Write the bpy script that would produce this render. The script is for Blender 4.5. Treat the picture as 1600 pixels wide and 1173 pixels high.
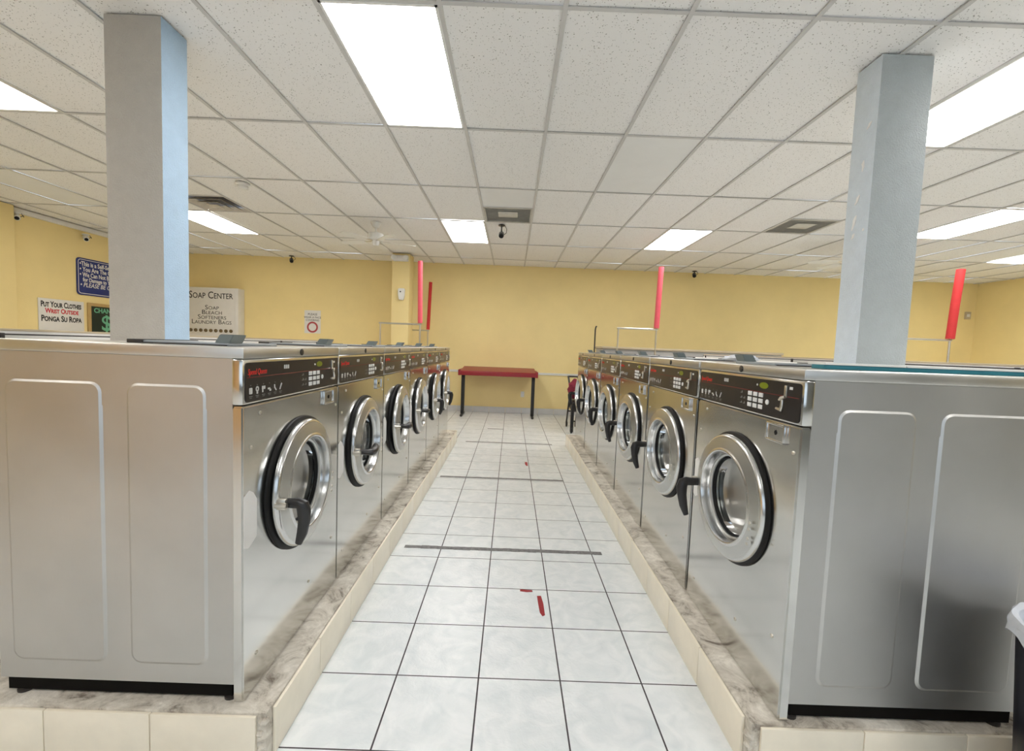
import bpy, bmesh, math, random
from mathutils import Matrix, Vector
PI = math.pi
R = math.radians
random.seed(7)
for o in list(bpy.data.objects):
    bpy.data.objects.remove(o)
scene = bpy.context.scene
COL = scene.collection

# ------------------------------------------------------------------ camera
CAM_R = Vector((0.9992730, -0.0010616, 0.0381098))
CAM_U = Vector((-0.0379636, 0.0640415, 0.9972249))
CAM_F = Vector((0.0034992, 0.9979467, -0.0639546))
cam_data = bpy.data.cameras.new('camera')
cam = bpy.data.objects.new('camera', cam_data)
COL.objects.link(cam)
m = Matrix.Identity(4)
for r_ in range(3):
    m[r_][0] = CAM_R[r_]; m[r_][1] = CAM_U[r_]; m[r_][2] = -CAM_F[r_]
m[0][3], m[1][3], m[2][3] = 0.0, 0.0, 1.354
cam.matrix_world = m
cam_data.sensor_fit = 'HORIZONTAL'
cam_data.sensor_width = 36.0
cam_data.lens = 36.0 * 680.0 / 1600.0
cam_data.clip_start = 0.02
cam_data.clip_end = 100
scene.camera = cam

# ------------------------------------------------------------------ light, exposure
scene.view_settings.view_transform = 'Standard'
scene.view_settings.look = 'None'
scene.view_settings.gamma = 1.0
scene.view_settings.exposure = 1.32
scene.view_settings.use_curve_mapping = False
world = bpy.data.worlds.new('world')
scene.world = world
world.use_nodes = True
world.node_tree.nodes['Background'].inputs[0].default_value = (0.80, 0.88, 1.0, 1)
world.node_tree.nodes['Background'].inputs[1].default_value = 1.0
LAMP = 6.5            # ceiling panel radiance
FILL = 420.0           # watts of the added fill light, per opening
CEIL = 3.0
Y_BACK, Y_FRONT, X_LEFT, X_RIGHT = 8.95, -3.2, -6.85, 9.45
WINDOWS = [(-2.6, 2.6)]  # unseen opening behind the camera, added to hold the fill light
for (wa, wb) in WINDOWS:
    ld = bpy.data.lights.new('window_fill', 'AREA')  # added area fill, brightens the room from behind the camera
    ld.shape = 'RECTANGLE'; ld.size = wb - wa - 0.1; ld.size_y = 1.9
    ld.energy = FILL; ld.color = (0.93, 0.97, 1.0)
    lo = bpy.data.objects.new('window_fill', ld); COL.objects.link(lo)
    lo.location = ((wa + wb) / 2, Y_FRONT - 0.16, 1.6)
    lo.rotation_euler = (R(90), 0, PI)

# ------------------------------------------------------------------ materials
def nt(name):
    mt = bpy.data.materials.new(name); mt.use_nodes = True
    n = mt.node_tree.nodes; l = mt.node_tree.links
    return mt, n, l, n['Principled BSDF']
def srgb(r, g, b):
    f = lambda c: (c / 255 / 12.92) if c <= 10 else ((c / 255 + 0.055) / 1.055) ** 2.4
    return (f(r), f(g), f(b), 1)
def mat(name, col, rough=0.5, metal=0.0, noise=0.0, scale=8.0, bump=0.0, bscale=60.0, spec=0.5, stretch=None, emit=0.0):
    mt, n, l, b = nt(name)
    b.inputs['Base Color'].default_value = col
    b.inputs['Roughness'].default_value = rough
    b.inputs['Metallic'].default_value = metal
    b.inputs['Specular IOR Level'].default_value = spec
    if emit:
        b.inputs['Emission Color'].default_value = col
        b.inputs['Emission Strength'].default_value = emit
    if noise or bump:
        tc = n.new('ShaderNodeTexCoord'); mp = n.new('ShaderNodeMapping')
        l.new(tc.outputs['Object'], mp.inputs['Vector'])
        if stretch: mp.inputs['Scale'].default_value = stretch
    if noise:
        t = n.new('ShaderNodeTexNoise'); t.inputs['Scale'].default_value = scale
        t.inputs['Detail'].default_value = 5; t.inputs['Roughness'].default_value = 0.6
        l.new(mp.outputs['Vector'], t.inputs['Vector'])
        rp = n.new('ShaderNodeValToRGB')
        rp.color_ramp.elements[0].position = 0.3; rp.color_ramp.elements[1].position = 0.7
        rp.color_ramp.elements[0].color = tuple(c * (1 - noise) for c in col[:3]) + (1,)
        rp.color_ramp.elements[1].color = tuple(min(1, c * (1 + noise * 0.5)) for c in col[:3]) + (1,)
        l.new(t.outputs['Fac'], rp.inputs['Fac']); l.new(rp.outputs['Color'], b.inputs['Base Color'])
    if bump:
        t2 = n.new('ShaderNodeTexNoise'); t2.inputs['Scale'].default_value = bscale; t2.inputs['Detail'].default_value = 4
        l.new(mp.outputs['Vector'], t2.inputs['Vector'])
        bp = n.new('ShaderNodeBump'); bp.inputs['Strength'].default_value = bump; bp.inputs['Distance'].default_value = 0.01
        l.new(t2.outputs['Fac'], bp.inputs['Height']); l.new(bp.outputs['Normal'], b.inputs['Normal'])
    return mt

def steel(name, col, rough, streak=(4, 4, 90), amount=0.12):
    """brushed stainless: roughness and tint vary along a fine grain and in large smudges"""
    mt, n, l, b = nt(name)
    b.inputs['Metallic'].default_value = 1.0
    tc = n.new('ShaderNodeTexCoord'); mp = n.new('ShaderNodeMapping'); mp.inputs['Scale'].default_value = streak
    l.new(tc.outputs['Object'], mp.inputs['Vector'])
    t = n.new('ShaderNodeTexNoise'); t.inputs['Scale'].default_value = 6; t.inputs['Detail'].default_value = 4
    l.new(mp.outputs['Vector'], t.inputs['Vector'])
    s = n.new('ShaderNodeTexNoise'); s.inputs['Scale'].default_value = 3.2; s.inputs['Detail'].default_value = 3
    l.new(tc.outputs['Object'], s.inputs['Vector'])
    ma = n.new('ShaderNodeMath'); ma.operation = 'MULTIPLY_ADD'
    l.new(t.outputs['Fac'], ma.inputs[0]); ma.inputs[1].default_value = amount; ma.inputs[2].default_value = rough - amount / 2
    mb = n.new('ShaderNodeMath'); mb.operation = 'MULTIPLY_ADD'
    l.new(s.outputs['Fac'], mb.inputs[0]); mb.inputs[1].default_value = amount; l.new(ma.outputs[0], mb.inputs[2])
    l.new(mb.outputs[0], b.inputs['Roughness'])
    rp = n.new('ShaderNodeValToRGB')
    rp.color_ramp.elements[0].position = 0.3; rp.color_ramp.elements[1].position = 0.75
    rp.color_ramp.elements[0].color = tuple(c * 0.86 for c in col[:3]) + (1,); rp.color_ramp.elements[1].color = col
    l.new(s.outputs['Fac'], rp.inputs['Fac']); l.new(rp.outputs['Color'], b.inputs['Base Color'])
    return mt

def mat_ceiling():
    mt, n, l, b = nt('acoustic_tile')
    tc = n.new('ShaderNodeTexCoord')
    v = n.new('ShaderNodeTexVoronoi'); v.inputs['Scale'].default_value = 72; v.inputs['Randomness'].default_value = 1
    l.new(tc.outputs['Object'], v.inputs['Vector'])
    nz = n.new('ShaderNodeTexNoise'); nz.inputs['Scale'].default_value = 45; nz.inputs['Detail'].default_value = 3
    l.new(tc.outputs['Object'], nz.inputs['Vector'])
    sub = n.new('ShaderNodeMath'); sub.operation = 'MULTIPLY_ADD'
    l.new(nz.outputs['Fac'], sub.inputs[0]); sub.inputs[1].default_value = 0.55; l.new(v.outputs['Distance'], sub.inputs[2])
    rp = n.new('ShaderNodeValToRGB')
    rp.color_ramp.elements[0].position = 0.36; rp.color_ramp.elements[0].color = (0.30, 0.28, 0.25, 1)
    rp.color_ramp.elements[1].position = 0.49; rp.color_ramp.elements[1].color = (0.90, 0.89, 0.87, 1)
    l.new(sub.outputs[0], rp.inputs['Fac']); l.new(rp.outputs['Color'], b.inputs['Base Color'])
    bp = n.new('ShaderNodeBump'); bp.inputs['Strength'].default_value = 0.5; bp.inputs['Distance'].default_value = 0.006
    l.new(rp.outputs['Color'], bp.inputs['Height']); l.new(bp.outputs['Normal'], b.inputs['Normal'])
    b.inputs['Roughness'].default_value = 0.95; b.inputs['Specular IOR Level'].default_value = 0.1
    return mt

def mat_floor():
    mt, n, l, b = nt('white_floor_tile')
    tc = n.new('ShaderNodeTexCoord'); sep = n.new('ShaderNodeSeparateXYZ'); l.new(tc.outputs['Object'], sep.inputs[0])
    T = 0.3344
    masks = []
    for out, off, gw in (('X', -0.0839, 0.0062), ('Y', 1.6995, 0.0052)):
        a = n.new('ShaderNodeMath'); a.operation = 'ADD'; l.new(sep.outputs[out], a.inputs[0]); a.inputs[1].default_value = -off + T * 60 + T / 2
        md = n.new('ShaderNodeMath'); md.operation = 'MODULO'; l.new(a.outputs[0], md.inputs[0]); md.inputs[1].default_value = T
        s = n.new('ShaderNodeMath'); s.operation = 'SUBTRACT'; l.new(md.outputs[0], s.inputs[0]); s.inputs[1].default_value = T / 2
        ab = n.new('ShaderNodeMath'); ab.operation = 'ABSOLUTE'; l.new(s.outputs[0], ab.inputs[0])
        lt = n.new('ShaderNodeMath'); lt.operation = 'LESS_THAN'; l.new(ab.outputs[0], lt.inputs[0]); lt.inputs[1].default_value = gw / 2
        masks.append(lt)
    mx = n.new('ShaderNodeMath'); mx.operation = 'MAXIMUM'
    l.new(masks[0].outputs[0], mx.inputs[0]); l.new(masks[1].outputs[0], mx.inputs[1])
    nz = n.new('ShaderNodeTexNoise'); nz.inputs['Scale'].default_value = 9; nz.inputs['Detail'].default_value = 6; nz.inputs['Distortion'].default_value = 1.2
    l.new(tc.outputs['Object'], nz.inputs['Vector'])
    rp = n.new('ShaderNodeValToRGB')
    rp.color_ramp.elements[0].position = 0.3; rp.color_ramp.elements[0].color = srgb(222, 228, 230)
    rp.color_ramp.elements[1].position = 0.65; rp.color_ramp.elements[1].color = srgb(238, 241, 242)
    l.new(nz.outputs['Fac'], rp.inputs['Fac'])
    mixc = n.new('ShaderNodeMix'); mixc.data_type = 'RGBA'
    l.new(mx.outputs[0], mixc.inputs['Factor']); l.new(rp.outputs['Color'], mixc.inputs[6]); mixc.inputs[7].default_value = srgb(66, 60, 64)
    l.new(mixc.outputs[2], b.inputs['Base Color'])
    mr = n.new('ShaderNodeMath'); mr.operation = 'MULTIPLY_ADD'; l.new(mx.outputs[0], mr.inputs[0]); mr.inputs[1].default_value = 0.5; mr.inputs[2].default_value = 0.26
    l.new(mr.outputs[0], b.inputs['Roughness'])
    n2 = n.new('ShaderNodeTexNoise'); n2.inputs['Scale'].default_value = 34; n2.inputs['Detail'].default_value = 3; n2.inputs['Distortion'].default_value = 1.6
    l.new(tc.outputs['Object'], n2.inputs['Vector'])
    hm = n.new('ShaderNodeMath'); hm.operation = 'SUBTRACT'; l.new(n2.outputs['Fac'], hm.inputs[0]); l.new(mx.outputs[0], hm.inputs[1])
    bp = n.new('ShaderNodeBump'); bp.inputs['Strength'].default_value = 0.35; bp.inputs['Distance'].default_value = 0.006
    l.new(hm.outputs[0], bp.inputs['Height']); l.new(bp.outputs['Normal'], b.inputs['Normal'])
    return mt

def mat_concrete():
    mt, n, l, b = nt('worn_concrete')
    tc = n.new('ShaderNodeTexCoord')
    nz = n.new('ShaderNodeTexNoise'); nz.inputs['Scale'].default_value = 9; nz.inputs['Detail'].default_value = 8; nz.inputs['Roughness'].default_value = 0.7; nz.inputs['Distortion'].default_value = 0.7
    l.new(tc.outputs['Object'], nz.inputs['Vector'])
    rp = n.new('ShaderNodeValToRGB'); e = rp.color_ramp.elements
    e[0].position = 0.33; e[0].color = srgb(112, 101, 90)
    e[1].position = 0.66; e[1].color = srgb(232, 226, 214)
    x = e.new(0.46); x.color = srgb(194, 186, 172)
    l.new(nz.outputs['Fac'], rp.inputs['Fac']); l.new(rp.outputs['Color'], b.inputs['Base Color'])
    n2 = n.new('ShaderNodeTexNoise'); n2.inputs['Scale'].default_value = 55; n2.inputs['Detail'].default_value = 5
    l.new(tc.outputs['Object'], n2.inputs['Vector'])
    bp = n.new('ShaderNodeBump'); bp.inputs['Strength'].default_value = 0.6; bp.inputs['Distance'].default_value = 0.01
    l.new(n2.outputs['Fac'], bp.inputs['Height']); l.new(bp.outputs['Normal'], b.inputs['Normal'])
    b.inputs['Roughness'].default_value = 0.85
    return mt

def mat_glass():
    mt = bpy.data.materials.new('door_glass'); mt.use_nodes = True
    n = mt.node_tree.nodes; l = mt.node_tree.links
    n.remove(n['Principled BSDF'])
    tr = n.new('ShaderNodeBsdfTransparent'); tr.inputs[0].default_value = (0.72, 0.75, 0.76, 1)
    gl = n.new('ShaderNodeBsdfGlossy'); gl.inputs['Roughness'].default_value = 0.04
    fr = n.new('ShaderNodeFresnel'); fr.inputs['IOR'].default_value = 1.5
    mx = n.new('ShaderNodeMixShader')
    l.new(fr.outputs[0], mx.inputs[0]); l.new(tr.outputs[0], mx.inputs[1]); l.new(gl.outputs[0], mx.inputs[2])
    l.new(mx.outputs[0], n['Material Output'].inputs['Surface'])
    return mt

def mat_emit(name, col, s):
    mt = bpy.data.materials.new(name); mt.use_nodes = True
    n = mt.node_tree.nodes; l = mt.node_tree.links
    n.remove(n['Principled BSDF'])
    e = n.new('ShaderNodeEmission'); e.inputs[0].default_value = col; e.inputs[1].default_value = s
    l.new(e.outputs[0], n['Material Output'].inputs['Surface'])
    return mt

M = {}
M['tile'] = mat_ceiling()
M['tile_smooth'] = mat('smooth_ceiling_tile', (0.84, 0.84, 0.82, 1), 0.9, noise=0.03, scale=3)
M['grid'] = mat('ceiling_grid_metal', (0.62, 0.61, 0.59, 1), 0.5, noise=0.08, scale=5)
M['floor'] = mat_floor()
M['yellow'] = mat('yellow_wall_paint', srgb(248, 226, 162), 0.7, noise=0.06, scale=1.3, bump=0.15, bscale=90)
M['greywall'] = mat('grey_reflected_wall', srgb(120, 122, 118), 0.7, noise=0.05, scale=2)  # unseen front wall, greyed to darken what the right washer reflects
M['blue_side'] = mat('pale_blue_column_side', srgb(176, 202, 226), 0.6, noise=0.05, scale=14, bump=0.6, bscale=130)  # column tones set face by face: bluer sides, greyer fronts
M['grey_front'] = mat('warm_grey_column_front', srgb(194, 190, 182), 0.6, noise=0.05, scale=14, bump=0.6, bscale=130)
M['coolgrey'] = mat('cool_grey_column_front', srgb(194, 202, 204), 0.6, noise=0.05, scale=14, bump=0.6, bscale=130)
M['paleblue'] = mat('very_pale_blue_column_side', srgb(226, 237, 247), 0.6, noise=0.05, scale=14, bump=0.6, bscale=130)
M['concrete'] = mat_concrete()
M['cream_tile'] = mat('cream_plinth_tile', srgb(247, 238, 218), 0.35, noise=0.07, scale=6)
M['base_tile'] = mat('grey_white_base_tile', srgb(214, 214, 214), 0.35, noise=0.06, scale=9)
M['grout'] = mat('dark_grout', srgb(96, 88, 84), 0.9, noise=0.2, scale=30)
M['steel'] = steel('brushed_stainless', (0.74, 0.735, 0.71, 1), 0.13, amount=0.05)
M['steel_side'] = steel('dull_stainless_side', (0.62, 0.61, 0.585, 1), 0.36, streak=(60, 4, 4))
M['steel_lid'] = steel('stainless_lid', (0.66, 0.645, 0.61, 1), 0.32)
M['chrome'] = steel('polished_door_ring', (0.74, 0.74, 0.73, 1), 0.2, amount=0.06)
M['steel_ring'] = steel('brushed_door_face', (0.66, 0.66, 0.64, 1), 0.26)
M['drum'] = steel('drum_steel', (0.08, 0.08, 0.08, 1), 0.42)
M['black'] = mat('black_rubber', (0.006, 0.006, 0.006, 1), 0.5, noise=0.1, scale=12, spec=0.25)
M['gap_shade'] = mat('black_gap_shade', (0.008, 0.007, 0.006, 1), 0.8, noise=0.2, scale=12, spec=0.1)  # shade under the washers put into a near-black colour
M['black_plastic'] = mat('black_plastic', (0.018, 0.017, 0.017, 1), 0.35, noise=0.1, scale=12)
M['panel'] = mat('dark_control_panel', srgb(40, 36, 35), 0.28, noise=0.12, scale=10)
M['logo_red'] = mat('red_logo_print', srgb(214, 52, 44), 0.5, noise=0.04, scale=30)
M['line_red'] = mat('red_panel_line', srgb(128, 44, 40), 0.5, noise=0.04, scale=30)
M['print'] = mat('pale_panel_print', srgb(200, 200, 198), 0.5, noise=0.05, scale=30)
M['print_dim'] = mat('dim_panel_print', srgb(120, 120, 118), 0.5, noise=0.05, scale=30)
M['key'] = mat('white_key_plastic', srgb(228, 228, 226), 0.4, noise=0.03, scale=30)
M['lime'] = mat('lime_display', srgb(122, 132, 22), 0.3, noise=0.1, scale=60)
M['paper'] = mat('white_paper', srgb(232, 230, 226), 0.8, noise=0.03, scale=10)
M['glass'] = mat_glass()
M['lidgrey'] = mat('grey_blue_lid_plastic', srgb(150, 156, 160), 0.4, noise=0.06, scale=9)
M['tab'] = mat('grey_green_tab_plastic', srgb(112, 122, 122), 0.45, noise=0.06, scale=9)
M['dark'] = mat('dark_metal', srgb(48, 44, 42), 0.5, noise=0.1, scale=9)
M['white'] = mat('white_enamel', srgb(236, 236, 232), 0.4, noise=0.03, scale=6)
M['chip'] = mat('bare_plaster', (0.95, 0.95, 0.95, 1), 0.8, noise=0.02, scale=20)
M['offwhite'] = mat('offwhite_board', srgb(236, 234, 230), 0.6, noise=0.06, scale=5)
M['beige'] = mat('beige_trim', srgb(196, 180, 152), 0.55, noise=0.08, scale=7)
M['teal'] = mat('teal_paint', srgb(44, 122, 136), 0.45, noise=0.15, scale=9)
M['pink'] = mat('pink_red_foam', srgb(250, 104, 118), 0.75, noise=0.06, scale=20, bump=0.2, bscale=200)
M['redfoam'] = mat('red_foam', srgb(206, 52, 52), 0.75, noise=0.06, scale=20, bump=0.2, bscale=200)
M['rail'] = steel('chrome_rail', (0.72, 0.68, 0.6, 1), 0.25)
M['maroon'] = mat('maroon_laminate', srgb(142, 34, 40), 0.32, noise=0.1, scale=6)
M['maroon_cloth'] = mat('maroon_cloth', srgb(132, 38, 58), 0.9, noise=0.2, scale=14, bump=0.5, bscale=70)
M['vent'] = mat('grey_vent_metal', srgb(190, 188, 180), 0.55, noise=0.15, scale=12)
M['vent_plate'] = mat('pale_vent_plate', srgb(206, 204, 196), 0.55, noise=0.12, scale=12)
M['ventwhite'] = mat('dusty_white_vent', srgb(206, 198, 186), 0.55, noise=0.15, scale=12)
M['navy'] = mat('navy_sign', srgb(34, 50, 118), 0.45, noise=0.06, scale=6)
M['ink'] = mat('black_ink', srgb(30, 28, 30), 0.7, noise=0.05, scale=30)
M['inkred'] = mat('red_ink', srgb(206, 44, 58), 0.7, noise=0.05, scale=30)
M['signgreen'] = mat('dark_green_sign', srgb(24, 42, 32), 0.5, noise=0.1, scale=12)
M['green'] = mat('pale_green_print', srgb(112, 186, 150), 0.5, noise=0.06, scale=20)
M['tan'] = mat('tan_frame', srgb(190, 160, 104), 0.55, noise=0.1, scale=12)
M['brass'] = mat('tarnished_brass', srgb(110, 92, 60), 0.5, noise=0.25, scale=30)
M['darkred'] = mat('dull_red_print', srgb(176, 70, 74), 0.6, noise=0.06, scale=20)
M['strip'] = mat('grey_grit_tape', srgb(132, 130, 130), 0.85, noise=0.35, scale=45)
M['redtape'] = mat('red_tape', srgb(156, 38, 44), 0.6, noise=0.15, scale=60)
M['liner'] = mat('white_bin_liner', srgb(232, 236, 244), 0.35, noise=0.05, scale=9, bump=0.6, bscale=14)
M['bin'] = mat('black_bin_plastic', srgb(22, 22, 34), 0.4, noise=0.1, scale=8)
M['counter'] = mat('grey_counter', srgb(170, 168, 164), 0.5, noise=0.06, scale=6)
M['lamp'] = mat_emit('lamp_diffuser', (1.0, 0.985, 0.965, 1), LAMP)
M['lamp_warm'] = mat_emit('warm_lamp_diffuser', (1.0, 0.94, 0.87, 1), LAMP)
M['alu'] = mat('window_frame_aluminium', srgb(120, 120, 118), 0.4, metal=0.8, noise=0.05, scale=8)

# ------------------------------------------------------------------ mesh helpers
class MB:
    def __init__(self):
        self.bm = bmesh.new()
    def _merge(self, b2, mi=0):
        for f in b2.faces: f.material_index = mi
        me = bpy.data.meshes.new('tmp'); b2.to_mesh(me); b2.free()
        self.bm.from_mesh(me); bpy.data.meshes.remove(me)
        return self
    def box(self, x0, x1, y0, y1, z0, z1, bev=0.0, seg=2, mi=0, rot=None):
        b = bmesh.new(); bmesh.ops.create_cube(b, size=1)
        for v in b.verts:
            v.co = Vector((x0 + (v.co.x + .5) * (x1 - x0), y0 + (v.co.y + .5) * (y1 - y0), z0 + (v.co.z + .5) * (z1 - z0)))
        if bev: bmesh.ops.bevel(b, geom=list(b.edges), offset=bev, segments=seg, profile=0.5, affect='EDGES')
        if rot: bmesh.ops.transform(b, matrix=rot, verts=b.verts)
        return self._merge(b, mi)
    def lathe(self, prof, c=(0, 0, 0), axis='Z', seg=48, mi=0, close=False, wave=None):
        """prof: list of (radius, height along axis)"""
        b = bmesh.new(); rings = []
        for k, (r, h) in enumerate(prof):
            if r < 1e-6:
                rings.append([b.verts.new(self._ax(0, 0, h, c, axis))])
            else:
                ring = []
                for i in range(seg):
                    a = 2 * PI * i / seg
                    rr, hh = (r, h) if wave is None else wave(k, a, r, h)
                    ring.append(b.verts.new(self._ax(rr * math.cos(a), rr * math.sin(a), hh, c, axis)))
                rings.append(ring)
        for A, B in zip(rings, rings[1:] + ([rings[0]] if close else [])):
            if len(A) == 1 and len(B) == 1: continue
            for i in range(seg):
                j = (i + 1) % seg
                if len(A) == 1: f = (A[0], B[i], B[j])
                elif len(B) == 1: f = (A[i], A[j], B[0])
                else: f = (A[i], A[j], B[j], B[i])
                b.faces.new(f)
        bmesh.ops.recalc_face_normals(b, faces=b.faces)
        return self._merge(b, mi)
    @staticmethod
    def _ax(a, bb, h, c, axis):
        if axis == 'Z': p = (a, bb, h)
        elif axis == 'X': p = (h, a, bb)
        else: p = (a, h, bb)
        return Vector((p[0] + c[0], p[1] + c[1], p[2] + c[2]))
    def cyl(self, c, r, h0, h1, axis='Z', seg=24, mi=0, bev=0.0):
        if bev:
            pr = [(0, h0), (r - bev, h0), (r, h0 + bev), (r, h1 - bev), (r - bev, h1), (0, h1)]
        else:
            pr = [(0, h0), (r, h0), (r, h1), (0, h1)]
        return self.lathe(pr, c, axis, seg, mi)
    def tube(self, pts, r, seg=10, mi=0, flat=1.0):
        pts = [Vector(p) for p in pts]; b = bmesh.new(); rings = []
        rs = r if isinstance(r, (list, tuple)) else [r] * len(pts)
        up0 = None
        for i, p in enumerate(pts):
            t = (pts[min(i + 1, len(pts) - 1)] - pts[max(i - 1, 0)]).normalized()
            if up0 is None:
                up0 = Vector((0, 0, 1)) if abs(t.z) < 0.9 else Vector((0, 1, 0))
            s = t.cross(up0).normalized(); u = s.cross(t).normalized(); up0 = u
            rings.append([b.verts.new(p + (s * math.cos(2 * PI * k / seg) * flat + u * math.sin(2 * PI * k / seg)) * rs[i]) for k in range(seg)])
        for A, B in zip(rings, rings[1:]):
            for k in range(seg):
                j = (k + 1) % seg; b.faces.new((A[k], A[j], B[j], B[k]))
        b.faces.new(rings[0][::-1]); b.faces.new(rings[-1])
        bmesh.ops.recalc_face_normals(b, faces=b.faces)
        return self._merge(b, mi)
    def prism(self, poly, fn, d0, d1, mi=0, bev=0.0):
        """poly: 2-D outline, fn(a, b, d) -> 3-D"""
        b = bmesh.new()
        A = [b.verts.new(Vector(fn(p[0], p[1], d0))) for p in poly]
        B = [b.verts.new(Vector(fn(p[0], p[1], d1))) for p in poly]
        k = len(poly)
        b.faces.new(A[::-1]); b.faces.new(B)
        for i in range(k):
            j = (i + 1) % k; b.faces.new((A[i], A[j], B[j], B[i]))
        bmesh.ops.recalc_face_normals(b, faces=b.faces)
        if bev: bmesh.ops.bevel(b, geom=list(b.edges), offset=bev, segments=2, affect='EDGES')
        return self._merge(b, mi)
    def mesh(self, name, mats, angle=32):
        me = bpy.data.meshes.new(name); self.bm.to_mesh(me); self.bm.free()
        for mm in (mats if isinstance(mats, (list, tuple)) else [mats]): me.materials.append(mm)
        me.shade_smooth(); me.set_sharp_from_angle(angle=R(angle))
        return me
    def build(self, name, mats, parent=None, loc=None, angle=32):
        o = bpy.data.objects.new(name, self.mesh(name, mats, angle)); COL.objects.link(o)
        if parent: o.parent = parent
        if loc: o.location = loc
        return o

def tag(o, label=None, cat=None, group=None, kind=None):
    if label: o['label'] = label
    if cat: o['category'] = cat
    if group: o['group'] = group
    if kind: o['kind'] = kind
    return o
def thing(name, label, cat, loc=(0, 0, 0), rotz=0.0, group=None):
    o = bpy.data.objects.new(name, None); COL.objects.link(o); o.empty_display_size = 0.1
    o.location = loc; o.rotation_euler = (0, 0, rotz)
    return tag(o, label, cat, group)
def struct(name, mb, mats, angle=32):
    return tag(mb.build(name, mats, None, None, angle), kind='structure')
def copy_tree(o, parent=None):
    c = o.copy(); COL.objects.link(c)
    if parent: c.parent = parent
    for ch in list(o.children): copy_tree(ch, c)
    return c
def rrect(w, h, r, n=5, cx=0, cy=0):
    out = []
    for sx, sy, a0 in ((1, 1, 0), (-1, 1, 90), (-1, -1, 180), (1, -1, 270)):
        for k in range(n + 1):
            a = R(a0 + 90 * k / n)
            out.append((cx + sx * (w / 2 - r) + r * math.cos(a), cy + sy * (h / 2 - r) + r * math.sin(a)))
    return out
def text_mesh(s, size, align='LEFT', sx=1.0, extr=0.0006, shear=0.0, bold=0.0, smallcaps=None):
    cu = bpy.data.curves.new('txt', 'FONT'); cu.body = s; cu.size = size
    cu.align_x = align; cu.extrude = extr; cu.shear = shear; cu.offset = bold; cu.resolution_u = 3
    if smallcaps:
        cu.small_caps_scale = smallcaps
        for i, ch in enumerate(s): cu.body_format[i].use_small_caps = True
    ob = bpy.data.objects.new('txt', cu); COL.objects.link(ob)
    bpy.context.view_layer.update()
    me = bpy.data.meshes.new_from_object(ob.evaluated_get(bpy.context.evaluated_depsgraph_get()))
    bpy.data.objects.remove(ob); bpy.data.curves.remove(cu)
    if bold and any(abs(v.co.y) > 1.6 * size for v in me.vertices):     # the outline offset can spike on tight corners
        bpy.data.meshes.remove(me)
        return text_mesh(s, size, align, sx, extr, shear, 0.0, smallcaps)
    me.transform(Matrix.Diagonal((sx, 1, 1, 1)))
    return me
FACE_X = Matrix(((0, 0, 1, 0), (1, 0, 0, 0), (0, 1, 0, 0), (0, 0, 0, 1)))       # read from +X, runs along +Y
FACE_Y = Matrix(((1, 0, 0, 0), (0, 0, -1, 0), (0, 1, 0, 0), (0, 0, 0, 1)))      # read from -Y, runs along +X
def text(name, s, size, mt, parent, face, at, **kw):
    me = text_mesh(s, size, **kw); me.name = name
    me.transform(Matrix.Translation(at) @ face)
    me.materials.clear(); me.materials.append(mt)
    o = bpy.data.objects.new(name, me); COL.objects.link(o); o.parent = parent
    return o
def join_text(name, items, mt, parent, face):
    """several lines of lettering, each line a part: items = (string, size, (x,y,z), kwargs)"""
    for s, size, at, kw in items: text(name, s, size, mt, parent, face, at, **kw)

# ------------------------------------------------------------------ room
GX, GY, TW, TL = -0.4115, 2.2132, 0.61, 1.22
LIGHTS = [(-1, 0), (5, 0), (-6, 0), (-7, 3), (-1, 3), (4, 3), (9, 2), (13, 3), (10, 0), (-1, -3), (4, -3), (-6, -3), (9, -3)]
VENTS = [(0, 2), (6, 2), (-6, 2)]            # vent fills the far half of the cell

fl = MB().box(X_LEFT - .2, X_RIGHT + .2, Y_FRONT - .2, Y_BACK + .2, -0.1, 0.0)
struct('floor', fl, M['floor'])

bm = bmesh.new()
def tile(x0, x1, y0, y1, mi):
    nx, ny = 3, 6
    sag = random.uniform(0.003, 0.009); tx = random.uniform(-.003, .003); ty = random.uniform(-.004, .004)
    vs = []
    for a in range(nx + 1):
        for c in range(ny + 1):
            u, v = a / nx, c / ny
            z = CEIL + 0.008 - sag * (1 - (2 * u - 1) ** 2) * (1 - (2 * v - 1) ** 2) + tx * (u - .5) + ty * (v - .5)
            vs.append(bm.verts.new((x0 + u * (x1 - x0), y0 + v * (y1 - y0), z)))
    for a in range(nx):
        for c in range(ny):
            i = a * (ny + 1) + c
            f = bm.faces.new((vs[i], vs[i + 1], vs[i + ny + 2], vs[i + ny + 1])); f.material_index = mi; f.smooth = True
for i in range(-11, 17):
    for j in range(-5, 6):
        x0, x1 = max(GX + i * TW, X_LEFT), min(GX + (i + 1) * TW, X_RIGHT)
        y0, y1 = max(GY + j * TL, Y_FRONT), min(GY + (j + 1) * TL, Y_BACK)
        if x1 - x0 < 0.02 or y1 - y0 < 0.02 or (i, j) in LIGHTS: continue
        if (i, j) in VENTS: y1 = y0 + TL / 2
        tile(x0, x1, y0, y1, 1 if (i, j) in ((2, 1), (7, -1), (-9, 2), (0, 2)) else 0)
me = bpy.data.meshes.new('ceiling'); bm.to_mesh(me); bm.free()
me.materials.append(M['tile']); me.materials.append(M['tile_smooth'])
ceiling = bpy.data.objects.new('ceiling', me); COL.objects.link(ceiling); tag(ceiling, kind='structure')
g = MB()
for i in range(-11, 18):
    x = GX + i * TW
    if X_LEFT < x < X_RIGHT: g.box(x - .012, x + .012, Y_FRONT, Y_BACK, CEIL - .003, CEIL + .004)
for j in range(-4, 6):
    y = GY + j * TL
    if Y_FRONT < y < Y_BACK: g.box(X_LEFT, X_RIGHT, y - .011, y + .011, CEIL - .0015, CEIL + .004)
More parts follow.
